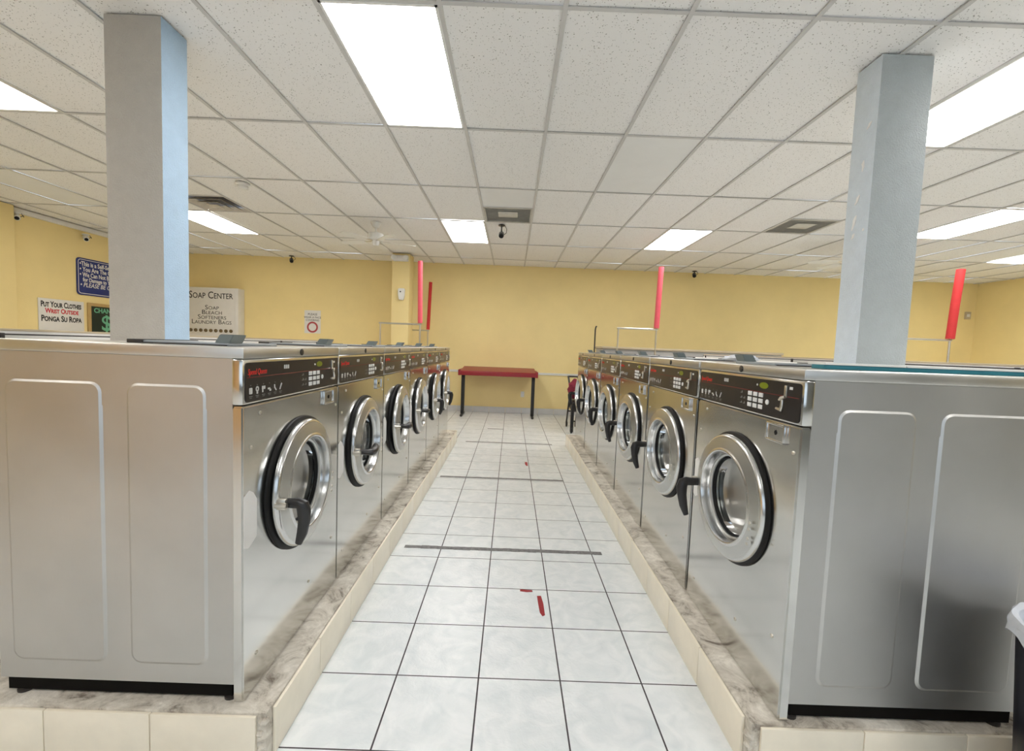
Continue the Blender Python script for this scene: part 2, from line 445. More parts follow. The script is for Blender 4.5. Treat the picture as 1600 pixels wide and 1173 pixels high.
for (i, j) in VENTS:
    g.box(GX + i * TW, GX + (i + 1) * TW, GY + j * TL + TL / 2 - .012, GY + j * TL + TL / 2 + .012, CEIL - .0015, CEIL + .004)
g.build('ceiling_grid', M['grid'], ceiling)

struct('wall_back', MB().box(X_LEFT - .2, X_RIGHT + .2, Y_BACK, Y_BACK + .15, 0, CEIL + .03), M['yellow'])
struct('wall_left', MB().box(X_LEFT - .15, X_LEFT, Y_FRONT - .2, Y_BACK, 0, CEIL + .03), M['yellow'])
struct('wall_right', MB().box(X_RIGHT, X_RIGHT + .15, Y_FRONT - .2, Y_BACK, 0, CEIL + .03), M['yellow'])
M['tanwall'] = mat('tan_reflected_wall', srgb(240, 196, 140), 0.7, noise=0.05, scale=2)  # unseen wall half, coloured tan to reflect warmth in the left washer
wf = MB(); xs = [X_LEFT] + [v for w in WINDOWS for v in w] + [X_RIGHT]
for k in range(0, len(xs), 2):
    wf.box(xs[k], xs[k + 1], Y_FRONT - .15, Y_FRONT, 0, CEIL + .03, mi=1 if k >= 2 else 0)
for (a, c) in WINDOWS:
    wf.box(a, c, Y_FRONT - .15, Y_FRONT, 0, 0.6, mi=1); wf.box(a, c, Y_FRONT - .15, Y_FRONT, 2.6, CEIL + .03, mi=1)
struct('wall_front', wf, [M['tanwall'], M['greywall']])
for k, (a, c) in enumerate(WINDOWS):
    w = MB()
    for x in (a, (a + c) / 2 - .025, c - .05): w.box(x, x + .05, Y_FRONT - .12, Y_FRONT - .05, 0.6, 2.6)
    for z in (0.6, 2.55): w.box(a, c, Y_FRONT - .12, Y_FRONT - .05, z, z + .05)
    wo = struct('window_%d' % (k + 1), w, M['alu'])  # frame of the added opening, out of view
    p = MB().box(a + .05, c - .05, Y_FRONT - .09, Y_FRONT - .084, .65, 2.55).build('pane', M['glass'], wo)
b = MB(); T = 0.3344
for k in range(-21, 29):
    x = -0.0839 + k * T
    if x > X_LEFT and x + T < X_RIGHT: b.box(x + .002, x + T - .002, Y_BACK - .012, Y_BACK - .001, 0.002, 0.12)
struct('baseboard_back', b, M['base_tile'])
b = MB().box(-6.7, 9.2, Y_BACK - .02, Y_BACK - .001, 0.815, 0.86, bev=.006).box(-6.7, 9.2, Y_BACK - .028, Y_BACK - .001, 0.845, 0.858, bev=.004)
struct('trim_1', b, M['white'])
struct('trim_2', MB().box(X_LEFT + .001, X_LEFT + .05, 5.96, Y_BACK - .02, 2.93, 2.995, bev=.004), M['offwhite'])

# pier on the left wall
tag(MB().box(X_LEFT + .001, X_LEFT + .14, 5.2, 5.95, 0.001, CEIL - .005, bev=.006).build('wall_pier', M['yellow']),
    'shallow yellow pier on the left wall with a white camera on top', 'pier')

# columns
PZ = 0.165
def column(label, x0, x1, y0, y1, m_side, m_front, z0=0.001, flakes=False):
    c = MB().box(x0, x1, y0, y1, z0, CEIL - .004, bev=.004)
    me_f = [M[m_front], M[m_side]]
    for f in c.bm.faces:
        f.normal_update()
        f.material_index = 1 if abs(f.normal.x) > 0.7 else 0
    o = c.build('column', me_f); tag(o, label, 'column', 'painted columns')
    return o
col_l = column('square grey and light blue column rising behind the left row of washers', -2.175, -1.877, 2.366, 2.55, 'blue_side', 'grey_front', z0=PZ + .001)
col_r = column('square pale blue column with peeling white chips behind the right row of washers', 1.925, 2.203, 2.428, 2.60, 'paleblue', 'coolgrey', z0=PZ + .001)
col_y = MB().box(-2.245, -1.925, 8.1, 8.42, 0.001, CEIL - .004, bev=.004).build('column', M['yellow'])
tag(col_y, 'yellow square column near the back wall with emergency lights at its top', 'column', 'painted columns')
# white chips where the paint has peeled on the right column
ch = MB()
for (yy, zz, dy, dz, s) in ((2.48, 2.65, .03, .03, .010), (2.50, 2.44, .005, .06, .010), (2.52, 2.26, .03, .05, .011), (2.53, 2.135, .025, .08, .012), (2.53, 2.06, .02, .03, .009), (2.46, 2.08, .01, .01, .008)):
    pts = [(1.9245, yy + dy * (t - .5) + .004 * math.sin(9 * t), zz - dz * (t - .5)) for t in (0, .3, .6, 1)]
    ch.tube(pts, [s * .3, s, s * .8, s * .2], seg=6, flat=.5)
ch.build('paint_chip', M['chip'], col_r)['kind'] = 'stuff'
col_r.children[0]['label'] = 'white chips of bare plaster'

# ------------------------------------------------------------------ plinths under the machines
PZ = 0.165
def plinth(label, x0, x1, y0, y1, aisle):
    """tiled kerb with a worn concrete top; aisle = +1 when the aisle lies on its +X side"""
    t = thing('plinth', label, 'plinth', ((x0 + x1) / 2, y0, 0), 0, 'tiled plinths under the washers')
    cx = (x0 + x1) / 2
    b = bmesh.new()
    # core with a rough broken edge on the top near corner
    c = MB().box(x0 - cx + .012, x1 - cx - .012, .012, y1 - y0 - .012, 0.001, PZ, bev=.003)
    f = MB(); T2 = 0.3344
    xa = (x1 if aisle > 0 else x0) - cx
    y = .045; k = 0
    while y < y1 - y0 - .02:
        yb = min(y + T2, y1 - y0)
        f.box(xa - .011 if aisle > 0 else xa, xa if aisle > 0 else xa + .011, y + .001, yb - .0015, 0.001, PZ - .006 + random.uniform(-.002, .002), bev=.002)
        y = yb
    xs_ = x1 - cx - .04 if aisle > 0 else x0 - cx + .04
    step = -T2 if aisle > 0 else T2
    while abs(xs_) <= (x1 - x0) / 2:
        xe = xs_ + step
        lo_, hi_ = max(min(xs_, xe), x0 - cx), min(max(xs_, xe), x1 - cx)
        if hi_ - lo_ > .01: f.box(lo_ + .0015, hi_ - .0015, 0, .011, 0.001, PZ - .006, bev=.002)
        xs_ = xe
    f.build('tile_facing', M['cream_tile'], t)
    # broken mortar at the near corner
    xc = (x1 if aisle > 0 else x0) - cx
    for k in range(9):
        r_ = random.uniform(.010, .02)
        c.lathe([(0, -r_ * .7), (r_ * .8, -r_ * .4), (r_, 0), (r_ * .7, r_ * .5), (0, r_ * .7)],
                (xc - aisle * random.uniform(.016, .034), random.uniform(.014, .036), random.uniform(.01, PZ - .012)), seg=7)
    c.build('concrete_top', M['concrete'], t)
    return t
plinth('tiled concrete plinth under the left row of washers', -3.4, -0.722, 1.30, 6.08, +1)
plinth('tiled concrete plinth under the right row of washers', 0.812, 3.4, 1.325, 6.08, -1)

# ------------------------------------------------------------------ washing machine (front faces local +X, base centre at origin)
W2, FX, H = 0.3735, 0.395, 1.157
def plate_with_hole(y0, y1, z0, z1, cy, cz, r, x, depth, n=64):
    b = bmesh.new(); inner, outer, back = [], [], []
    for i in range(n):
        a = 2 * PI * (i + .5) / n; dy, dz = math.cos(a), math.sin(a)
        inner.append(b.verts.new((x, cy + r * dy, cz + r * dz)))
        back.append(b.verts.new((x - depth, cy + r * dy, cz + r * dz)))
        ts = []
        if dy > 1e-6: ts.append((y1 - cy) / dy)
        if dy < -1e-6: ts.append((y0 - cy) / dy)
        if dz > 1e-6: ts.append((z1 - cz) / dz)
        if dz < -1e-6: ts.append((z0 - cz) / dz)
        t = min(ts); outer.append([cy + t * dy, cz + t * dz])
    # snap the ray nearest each corner to that corner
    for (yc, zc) in ((y0, z0), (y0, z1), (y1, z0), (y1, z1)):
        k = min(range(n), key=lambda q: (outer[q][0] - yc) ** 2 + (outer[q][1] - zc) ** 2)
        outer[k] = [yc, zc]
    ov = [b.verts.new((x, p[0], p[1])) for p in outer]
    ob = [b.verts.new((x - depth, p[0], p[1])) for p in outer]
    for i in range(n):
        j = (i + 1) % n
        b.faces.new((inner[i], ov[i], ov[j], inner[j]))
        b.faces.new((inner[j], back[j], back[i], inner[i]))
        b.faces.new((ov[i], ob[i], ob[j], ov[j]))
    bmesh.ops.recalc_face_normals(b, faces=b.faces)
    return b

def make_washer(label, group):
    t = thing('washing_machine', label, 'washing machine', (0, 0, 0), 0, group)
    # body shell
    c = MB()
    c.box(-FX, FX - .032, -W2 + .005, W2 - .005, .058, .962)
    c.box(-FX, FX - .034, -W2 + .004, W2 - .004, .960, H - .036)
    c.build('cabinet', M['steel_side'], t)
    k = MB().box(-FX + .012, FX - .045, -W2 + .016, W2 - .016, .010, .06)
    k.build('base_frame', M['gap_shade'], t)  # black filler standing in for the shaded gap below the cabinet
    for sx in (-1, 1):
        for sy in (-1, 1):
            MB().lathe([(0, 0), (.022, 0), (.022, .008), (.011, .012), (.011, .06), (0, .06)], (sx * (FX - .055), sy * (W2 - .03), 0), seg=14).build('levelling_foot', M['dark'], t)
    # embossed side panels, two on each side
    for sy in (-1, 1):
        for (xa, xb) in ((-FX + .045, -.045), (.03, FX - .115)):
            w_, h_ = xb - xa, .915
            yy = sy * (W2 - .005)
            e = MB(); out = rrect(w_, h_, .035, 5, (xa + xb) / 2, .578); inn = rrect(w_ - .018, h_ - .018, .028, 5, (xa + xb) / 2, .578)
            bb = bmesh.new(); A = [bb.verts.new((p[0], yy, p[1])) for p in out]; B = [bb.verts.new((p[0], yy + sy * .0045, p[1])) for p in inn]
            for i in range(len(A)):
                j = (i + 1) % len(A); bb.faces.new((A[i], A[j], B[j], B[i]))
            bb.faces.new(B); bmesh.ops.recalc_face_normals(bb, faces=bb.faces)
            e._merge(bb); e.build('side_panel', M['steel_side'], t, angle=8)
    # lower front panel with the door opening
    CZ = .625; p = MB(); hb = plate_with_hole(-W2, W2, 0.001, .972, 0, CZ, .185, FX, .030)
    bmesh.ops.bevel(hb, geom=[e for e in hb.edges if len(e.link_faces) == 2 and e.calc_face_angle(0) > 1.2 and all(abs((v.co.yz - Vector((0, CZ))).length - .185) > .01 for v in e.verts)], offset=.005, segments=2, affect='EDGES')
    p._merge(hb); fp = p.build('front_panel', M['steel'], t)
    for (yy, zz) in ((-.279, .940), (-.330, .835), (.345, .885), (-.30, .12), (.08, .16), (.31, .25)):
        MB().lathe([(.0065, 0), (.0065, .002), (.004, .0038), (0, .004)], (FX, yy, zz), 'X', 12).build('screw', M['rail'], fp)
    # upper control housing
    MB().box(FX - .034, FX, -W2, W2, .976, H - .037, bev=.005).build('control_housing', M['steel'], t)
    X1 = FX + .0025
    cpm = MB().prism(rrect(.728, .126, .012, 4, 0, 1.046), lambda a, b_, d: (d, a, b_), FX - .002, FX + .0025, bev=.0008)
    for q in range(6):
        y = -.336 + q * .036
        cpm.box(X1, X1 + .0006, y - .009, y + .009, .999, 1.0015, mi=1); cpm.box(X1, X1 + .0006, y - .006, y + .006, .994, .9962, mi=1); cpm.box(X1, X1 + .0006, y - .002, y + .002, 1.034, 1.037, mi=1)
    for q in range(3):
        for s_ in range(2):
            if q == 0 and s_ == 1: continue
            cpm.box(X1, X1 + .0006, .005 + s_ * .022, .019 + s_ * .022, 1.046 - q * .020, 1.0485 - q * .020, mi=1); cpm.box(X1, X1 + .0006, .014 + s_ * .022, .019 + s_ * .022, 1.046 - q * .020, 1.054 - q * .020, mi=1)
    cp = cpm.build('control_panel', [M['panel'], M['print_dim']], t)
    text('logo', 'Speed Queen', .027, M['logo_red'], cp, FACE_X, (X1 + .0005, -.352, 1.070), sx=.72, shear=.25, bold=.0006)
    MB().box(X1, X1 + .0008, -.355, .355, 1.0605, 1.0625).build('stripe', M['line_red'], cp)
    for q in range(6):
        ic = MB(); y = -.336 + q * .036; z = 1.018
        if q == 0: ic.prism(rrect(.017, .020, .003, 2, y, z), lambda a, b_, d: (d, a, b_), X1, X1 + .0008)
        elif q == 1: ic.lathe([(.004, 0), (.009, 0), (.009, .0008), (.004, .0008)], (X1, y, z + .004), 'X', 14, close=True); ic.box(X1, X1 + .0008, y - .004, y + .004, z - .012, z - .003)
        elif q == 2: ic.box(X1, X1 + .0008, y - .010, y + .010, z, z + .011); ic.box(X1, X1 + .0008, y - .008, y - .002, z - .010, z)
        elif q == 3: ic.box(X1, X1 + .0008, y - .010, y + .004, z - .004, z + .002); ic.box(X1, X1 + .0008, y, y + .010, z - .010, z - .003)
        elif q == 4: ic.tube([(X1, y - .005, z + .010), (X1, y - .004, z), (X1, y + .006, z - .010)], .0028, 6)
        else: ic.tube([(X1, y - .006, z - .010), (X1, y, z), (X1, y + .006, z + .011)], .0030, 6)
        ic.build('program_icon', M['print'], cp)
    nb = MB()
    for q in range(3): nb.box(X1, X1 + .0008, -.132 + q * .013, -.123 + q * .013, 1.080, 1.094)
    nb.build('number_label', M['print'], cp)
    for q in range(9):
        y = .075 + (q % 3) * .036; z = 1.051 - (q // 3) * .0215
        MB().box(X1 - .001, X1 + .003, y - .0125, y + .0125, z - .0078, z + .0078, bev=.0012).build('keypad_key', M['key'], cp)
    MB().cyl((X1, .188, 1.030), .0095, -.001, .003, 'X', 16, bev=.001).build('start_key', M['key'], cp)
    MB().prism([(.160 + .027 * math.cos(2 * PI * a / 20), 1.0865 + .0115 * math.sin(2 * PI * a / 20)) for a in range(20)], lambda a, b_, d: (d, a, b_), X1 - .001, X1 + .001).build('display', M['lime'], cp)
    MB().cyl((X1, .118, 1.0865), .004, -.001, .001, 'X', 10).build('indicator_lamp', M['key'], cp)
    lv = MB()
    lv.box(X1 - .001, X1 + .005, .284, .296, 1.058, 1.098, bev=.0015)
    lv.tube([(X1 + .008, .296, 1.060), (X1 + .012, .283, 1.055), (X1 + .014, .276, 1.047)], [.005, .006, .004], 8)
    lv.tube([(X1 + .010, .286, 1.050), (X1 + .012, .289, 1.030), (X1 + .012, .285, 1.016), (X1 + .011, .258, 1.018)], [.004, .005, .006, .004], 8)
    lv.build('coin_lever', M['rail'], cp)
    MB().box(X1, X1 + .001, .306, .322, 1.086, 1.095).build('coin_label', M['key'], cp)
    # coin box below the panel
    cb = MB()
    ya, yb, za, zb = .200, .306, .902, .966
    for (a, b_, c_, d_) in ((ya, yb, zb - .008, zb), (ya, yb, za, za + .007), (ya, ya + .007, za, zb), (yb - .008, yb, za, zb)):
        cb.box(FX - .001, FX + .010, a, b_, c_, d_, bev=.0015)
    cbo = cb.build('coin_box', M['chrome'], t)
    MB().box(FX - .001, FX + .005, ya + .006, yb - .006, za + .006, zb - .007).build('coin_box_door', M['steel'], cbo)
    MB().cyl((FX + .005, .253, .934), .006, 0, .002, 'X', 14).box(FX + .005, FX + .0075, .2517, .2543, .926, .942).build('keyhole', M['black'], cbo)
    # lid
    ld = MB().box(-FX - .002, FX + .003, -W2, W2, H - .036, H, bev=.005).build('lid', M['steel_lid'], t)
    MB().lathe([(.013, -.002), (.013, .0025), (.009, .004), (0, .004)], (FX + .003, .0, H - .018), 'X', 20).build('lid_lock', M['black_plastic'], ld)
    # detergent lid on top with its lifting tab
    sl = MB().box(-.035, .285, -.268, .03, H, H + .010, bev=.003).build('detergent_lid', M['lidgrey'], t)
    MB().box(-.05, .0, -.275, -.258, H, H + .013, bev=.002).box(-.05, -.033, -.258, .035, H, H + .013, bev=.002).box(.0, .28, -.274, -.269, H, H + .004).box(.0, .28, .031, .036, H, H + .004).build('hinge', M['dark'], sl)
    MB().prism([(.232, 0), (.282, 0), (.297, .030), (.250, .030)], lambda a, b_, d: (a, d, H + .009 + b_), -.262, -.19, bev=.002).build('lifting_tab', M['tab'], sl)
    # drum seen through the glass
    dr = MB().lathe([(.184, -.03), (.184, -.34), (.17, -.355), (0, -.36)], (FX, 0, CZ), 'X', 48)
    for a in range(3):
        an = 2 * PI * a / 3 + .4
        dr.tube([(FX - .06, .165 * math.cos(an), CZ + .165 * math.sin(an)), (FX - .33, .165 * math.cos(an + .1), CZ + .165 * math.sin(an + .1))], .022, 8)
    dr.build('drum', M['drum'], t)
    # door
    dg = MB().lathe([(.205, .0005), (.259, .0005), (.2605, .004), (.259, .009), (.254, .013), (.246, .015), (.205, .015)], (FX, 0, CZ), 'X', 72, close=True)
    dg.build('door_gasket', M['black'], t)
    dm = MB().lathe([(.200, .004), (.243, .004), (.2460, .0060), (.2475, .010), (.2475, .016), (.2455, .0225), (.2415, .0270), (.2365, .0290), (.2340, .0290)], (FX, 0, CZ), 'X', 96, mi=1)
    dm.lathe([(.2340, .0290), (.2335, .0291), (.2330, .0292), (.215, .0340), (.192, .0390), (.1915, .0391)], (FX, 0, CZ), 'X', 96, mi=0)
    dm.lathe([(.1915, .0391), (.190, .0398), (.186, .0425), (.181, .0430), (.177, .0410), (.1755, .037), (.1725, .020), (.1700, .006), (.1690, .004), (.178, .002)], (FX, 0, CZ), 'X', 96, mi=1)
    d = bpy.data.objects.new('door', dm.mesh('door', [M['steel_ring'], M['chrome']]))
    COL.objects.link(d); d.parent = t
    MB().lathe([(.1685, .002), (.168, .006), (.163, .008), (.158, .005), (.156, -.004), (.160, -.006)], (FX, 0, CZ), 'X', 72).build('window_ring', M['offwhite_metal'], d)
    MB().lathe([(.1585, .002), (.157, -.012), (.151, -.016), (.149, -.010), (.153, .001)], (FX, 0, CZ), 'X', 72).build('window_seal', M['black'], d)
    MB().lathe([(.1515, -.006), (.145, -.045), (.124, -.080), (.084, -.100), (.042, -.108), (0, -.110)], (FX, 0, CZ), 'X', 64).build('porthole_glass', M['glass'], d)
    for zz in (-.028, -.052, -.088, -.108):
        MB().lathe([(.006, 0), (.005, .003), (0, .004)], (FX + .043, .212 - abs(zz) * .12, CZ + zz), 'X', 12).build('hinge_screw', M['rail'], d)
    # handle: turns about a pivot on the door rim
    hm = MB()
    hm.tube([(-.030, 0, 0), (.015, 0, 0), (.036, 0, .001), (.050, 0, -.006), (.056, 0, -.024), (.055, .004, -.062), (.047, .008, -.108), (.033, .010, -.150)],
            [.017, .018, .020, .024, .024, .021, .0185, .012], 12, flat=.8)
    hd = hm.build('door_handle', M['black_plastic'], d, (FX + .05, -.222, CZ - .012))
    MB().box(FX + .020, FX + .052, -.246, -.228, CZ - .030, CZ + .008, bev=.003).cyl((FX + .03, -.250, CZ - .012), .009, -.01, .03, 'X', 12).build('latch', M['rail'], d)
    # paper sticker left of the door
    st = MB().prism([(-.368, .515), (-.345, .505), (-.298, .528), (-.298, .655), (-.318, .682), (-.340, .695), (-.368, .682)], lambda a, b_, d_: (d_, a, b_), FX, FX + .0008)
    st.build('sticker', M['paper'], t)
    return t
M['offwhite_metal'] = steel('pale_window_ring', (0.70, 0.70, 0.69, 1), 0.35)

def washer_label(side, k):
    names = {1: 'nearest the camera in the %s row, its end panel showing',
             2: 'second from the near end of the %s row',
             3: 'third from the near end of the %s row',
             4: 'fourth from the near end of the %s row',
             5: 'second from the far end of the %s row',
             6: 'last at the far end of the %s row'}
    return 'stainless front-loading washer ' + names[k] % side
XL, YL0, PL = -0.83, 1.345, 0.7525
XR, YR0, PR = 0.9175, 1.340, 0.7660
proto = make_washer(washer_label('left', 1), 'washers in the left row')
def ajar(d, a):
    """swing a door about its hinge line"""
    c = Vector((FX, .252, 0)); d.rotation_euler = (0, 0, a)
    d.location = c - Matrix.Rotation(a, 3, 'Z') @ c
def find(o, nm):
    for c in o.children:
        if c.name.split('.')[0] == nm: return c
        r_ = find(c, nm)
        if r_: return r_
for k in range(6):
    w = proto if k == 0 else copy_tree(proto)
    w.location = (XL - FX, YL0 + PL * k + PL / 2, PZ + .0005)
    w['label'] = washer_label('left', k + 1)
    ajar(find(w, 'door'), (.030, .022, .05, .02, .045, .03)[k])
    if k in (1, 2, 3):
        find(w, 'door_handle').rotation_euler = (R(92 - 4 * k), 0, 0)
for k in range(6):
    w = copy_tree(proto)
    w.location = (XR + FX, YR0 + PR * k + PR / 2, PZ + .0005); w.rotation_euler = (0, 0, PI)
    w['label'] = washer_label('right', k + 1); w['group'] = 'washers in the right row'
    ajar(find(w, 'door'), .030)

# ------------------------------------------------------------------ pipe chases between the back-to-back rows
def chase(label, sx, xin, xout, cx0, cx1, cy0, cy1, zt, ztop):
    t = thing('pipe_chase', label, 'pipe chase', (sx * (xin + xout) / 2, 1.5, PZ), 0, 'pipe chases behind the washers')
    ox = sx * (xin + xout) / 2; Y0, Y1 = 0.0, 4.45
    a, b_ = sorted((sx * xin, sx * xout)); a -= ox; b_ -= ox
    c0, c1 = cx0 - ox - .004, cx1 - ox + .004; d0, d1 = cy0 - 1.5 - .004, cy1 - 1.5 + .004
    s = MB(); z0, z1 = zt - .02 - PZ, zt - PZ
    s.box(a, b_, Y0, d0, z0, z1); s.box(a, b_, d1, Y1, z0, z1); s.box(a, c0, d0, d1, z0, z1); s.box(c1, b_, d0, d1, z0, z1)
    s.build('cover_board', M['offwhite'], t)
    MB().box(a + (.032 if sx < 0 else .004), b_ - (.004 if sx < 0 else .032), Y0 + .002, Y0 + .022, 0.001, z0 - .001).build('end_board', M['offwhite'], t)
    xo = (a if sx < 0 else b_ - .03)
    MB().box(xo, xo + .03, Y0 - .08, Y1, 0.001, ztop - PZ - .012).build('back_board', M['offwhite'], t)
    MB().box(xo - .004, xo + .034, Y0 - .08, Y1, ztop - PZ - .012, ztop - PZ, bev=.002).build('top_rail', M['beige'], t)
    xp = xo + (.06 if sx < 0 else -.03); zp = (zt + ztop) / 2 - PZ + .001
    MB().tube([(xp, Y0 - .05, zp), (xp, Y1 - .05, zp)], .004, 8).build('pipe', M['dark'], t)
    for q in range(5):
        yy = .72 + q * .9
        MB().box(xp - .006, xp + .006, yy, yy + .02, z1, zp + .007, bev=.001).build('pipe_clamp', M['dark'], t)
    return t
chase('white boarded pipe chase with a dark pipe behind the left row of washers', -1, 1.63, 2.66, -2.175, -1.877, 2.366, 2.55, 1.292, 1.353)
chase('white boarded pipe chase with a dark pipe behind the right row of washers', 1, 1.715, 2.66, 1.925, 2.203, 2.428, 2.60, 1.318, 1.366)
# teal boards resting on the nearest right washer
ZT = PZ + H + .001
t = thing('board', 'white-topped teal board lying on the near right washer', 'board', (1.45, 1.46, ZT))
MB().box(-.42, .95, -.03, .03, 0, .014, bev=.001).build('board_edge', M['teal'], t)
MB().box(-.42, -.152, -.034, .05, .014, .021, bev=.001).box(-.148, .95, -.034, .05, .014, .021, bev=.001).build('board_top', M['white'], t)
# crumpled bag on the right row
bmx = bmesh.new(); bmesh.ops.create_icosphere(bmx, subdivisions=3, radius=1)
for v in bmx.verts:
    k = 1 + random.uniform(-.18, .18); v.co = Vector((v.co.x * .085 * k, v.co.y * .06 * k, max(0, v.co.z * .5 + .5) * .035 * k))
q = MB(); q._merge(bmx)
tag(q.build('plastic_bag', M['liner'], None, (1.16, 2.20, ZT + .002), angle=20), 'crumpled white plastic bag on top of the right washers', 'bag')

# ------------------------------------------------------------------ ceiling fittings
LL = {(-1, 0): 'large fluorescent panel nearest overhead in the middle of the ceiling', (5, 0): 'fluorescent panel beside the right column at the right edge',
      (-6, 0): 'fluorescent panel at the left edge above the left column', (-7, 3): 'fluorescent panel just right of the left column',
      (-1, 3): 'small far fluorescent panel beside the ceiling vent over the aisle', (4, 3): 'far fluorescent panel over the right row of washers',
      (9, 2): 'sliver of fluorescent panel seen right of the right column', (13, 3): 'fluorescent panel at the far right corner of the ceiling'}
for (i, j) in LIGHTS:
    cx, cy = GX + (i + .5) * TW, GY + (j + .5) * TL
    t = thing('ceiling_light', LL.get((i, j), 'fluorescent ceiling panel behind the camera'), 'ceiling light', (cx, cy, CEIL), 0, 'fluorescent ceiling panels')
    fr = MB()
    a, b_ = TW / 2 - .013, TL / 2 - .013
    fr.box(-a, a, -b_, -b_ + .014, -.002, .01).box(-a, a, b_ - .014, b_, -.002, .01).box(-a, -a + .014, -b_, b_, -.002, .01).box(a - .014, a, -b_, b_, -.002, .01)
    fr.box(-a, a, -b_, b_, .03, .09)
    fr.build('light_frame', M['white'], t)
    MB().box(-a + .012, a - .012, -b_ + .012, b_ - .012, .002, .006).build('diffuser', M['lamp_warm' if i <= -6 else 'lamp'], t)

for (i, j), lab in (((0, 2), 'square grey ceiling return vent over the middle of the aisle'), ((6, 2), 'square grey ceiling return vent left of the right column')):
    cx, cy = GX + (i + .5) * TW, GY + (j + .75) * TL
    t = thing('ceiling_vent', lab, 'ceiling vent', (cx, cy, CEIL), 0, 'grey return vents')
    f = MB()
    for s_ in (-1, 1):
        f.box(s_ * .285 - .012, s_ * .285 + .012, -.293, .293, -.002, .012); f.box(-.293, .293, s_ * .281 - .012, s_ * .281 + .012, -.002, .012)
    f.build('vent_frame', M['vent'], t)
    s_ = MB()
    for q in range(22):
        y = -.265 + q * .0252
        s_.box(-.275, .275, y - .011, y + .011, .001, .003, rot=Matrix.Translation((0, y, .003)) @ Matrix.Rotation(R(14), 4, 'X') @ Matrix.Translation((0, -y, 0)))
    s_.build('louvre', M['vent'], t)
    MB().box(-.12, .12, -.15, .06, -.004, .0, bev=.001).build('core_plate', M['vent_plate'], t)
    MB().box(-.285, .285, -.285, .285, .0125, .03).build('duct_box', M['vent'], t)
i, j = -6, 2
t = thing('ceiling_vent', 'dusty white square air diffuser with curved vanes above the left column lights', 'ceiling vent', (GX + (i + .5) * TW, GY + (j + .75) * TL, CEIL))
f = MB()
for (r0, z0) in ((.29, .002), (.215, -.012), (.14, -.024)):
    for s_ in (-1, 1):
        f.prism([(-r0, 0), (r0, 0), (r0 - .055, .05), (-r0 + .055, .05)], lambda a, b_, d, s_=s_, r0=r0, z0=z0: (a, s_ * (r0 - b_ * .9), z0 + d + b_ * .62), 0, .003)
        f.prism([(-r0, 0), (r0, 0), (r0 - .055, .05), (-r0 + .055, .05)], lambda a, b_, d, s_=s_, r0=r0, z0=z0: (s_ * (r0 - b_ * .9), a, z0 + d + b_ * .62), 0, .003)
f.build('vane', M['ventwhite'], t)
MB().box(-.07, .07, -.07, .07, -.03, -.024, bev=.002).build('centre_plate', M['ventwhite'], t)
MB().box(-.29, .29, -.29, .29, .05, .07).build('duct_box', M['black'], t)

t = thing('smoke_detector', 'round white smoke detector on the ceiling right of the left column', 'smoke detector', (-2.95, 4.80, CEIL))
MB().lathe([(.07, -.001), (.07, -.018), (.062, -.024), (0, -.024)], seg=32).build('base', M['white'], t)
MB().lathe([(.052, -.024), (.052, -.045), (.035, -.062), (0, -.066)], seg=32).build('sensor_head', M['white'], t)

def fan(label, x, y, a0):
    t = thing('ceiling_fan', label, 'ceiling fan', (x, y, CEIL), 0, 'white ceiling fans')
    MB().lathe([(0, -.001), (.075, -.001), (.070, -.02), (.040, -.07), (.02, -.08), (0, -.08)], seg=28).build('canopy', M['white'], t)
    MB().cyl((0, 0, 0), .011, -.14, -.075, 'Z', 12).build('downrod', M['white'], t)
    MB().lathe([(0, -.135), (.03, -.137), (.098, -.15), (.108, -.165), (.108, -.225), (.092, -.245), (.05, -.252), (0, -.252)], seg=32).build('motor_housing', M['white'], t)
    MB().lathe([(.05, -.252), (.052, -.29), (.04, -.315), (0, -.322)], seg=24).build('switch_cup', M['white'], t)
    for q in range(5):
        a = a0 + 2 * PI * q / 5
        rot = Matrix.Rotation(a, 4, 'Z') @ Matrix.Translation((0, 0, -.262)) @ Matrix.Rotation(R(10), 4, 'X')
        bl = MB(); bl.prism([(.16, -.05), (.30, -.062), (.50, -.060), (.545, -.03), (.545, .03), (.50, .060), (.30, .062), (.16, .05)], lambda a_, b_, d: rot @ Vector((a_, b_, d)), 0, .006, bev=.001)
        bo = bl.build('blade', M['white'], t)
        MB().prism([(.05, -.014), (.13, -.012), (.19, -.035), (.21, 0), (.19, .035), (.13, .012), (.05, .014)], lambda a_, b_, d: rot @ Vector((a_, b_, d)), .006, .011).build('blade_iron', M['rail'], bo)
    return t
fan('white five-blade ceiling fan left of the yellow column', -1.93, 6.12, R(20))
fan('white ceiling fan mostly hidden behind the right column', 4.75, 6.25, R(170))

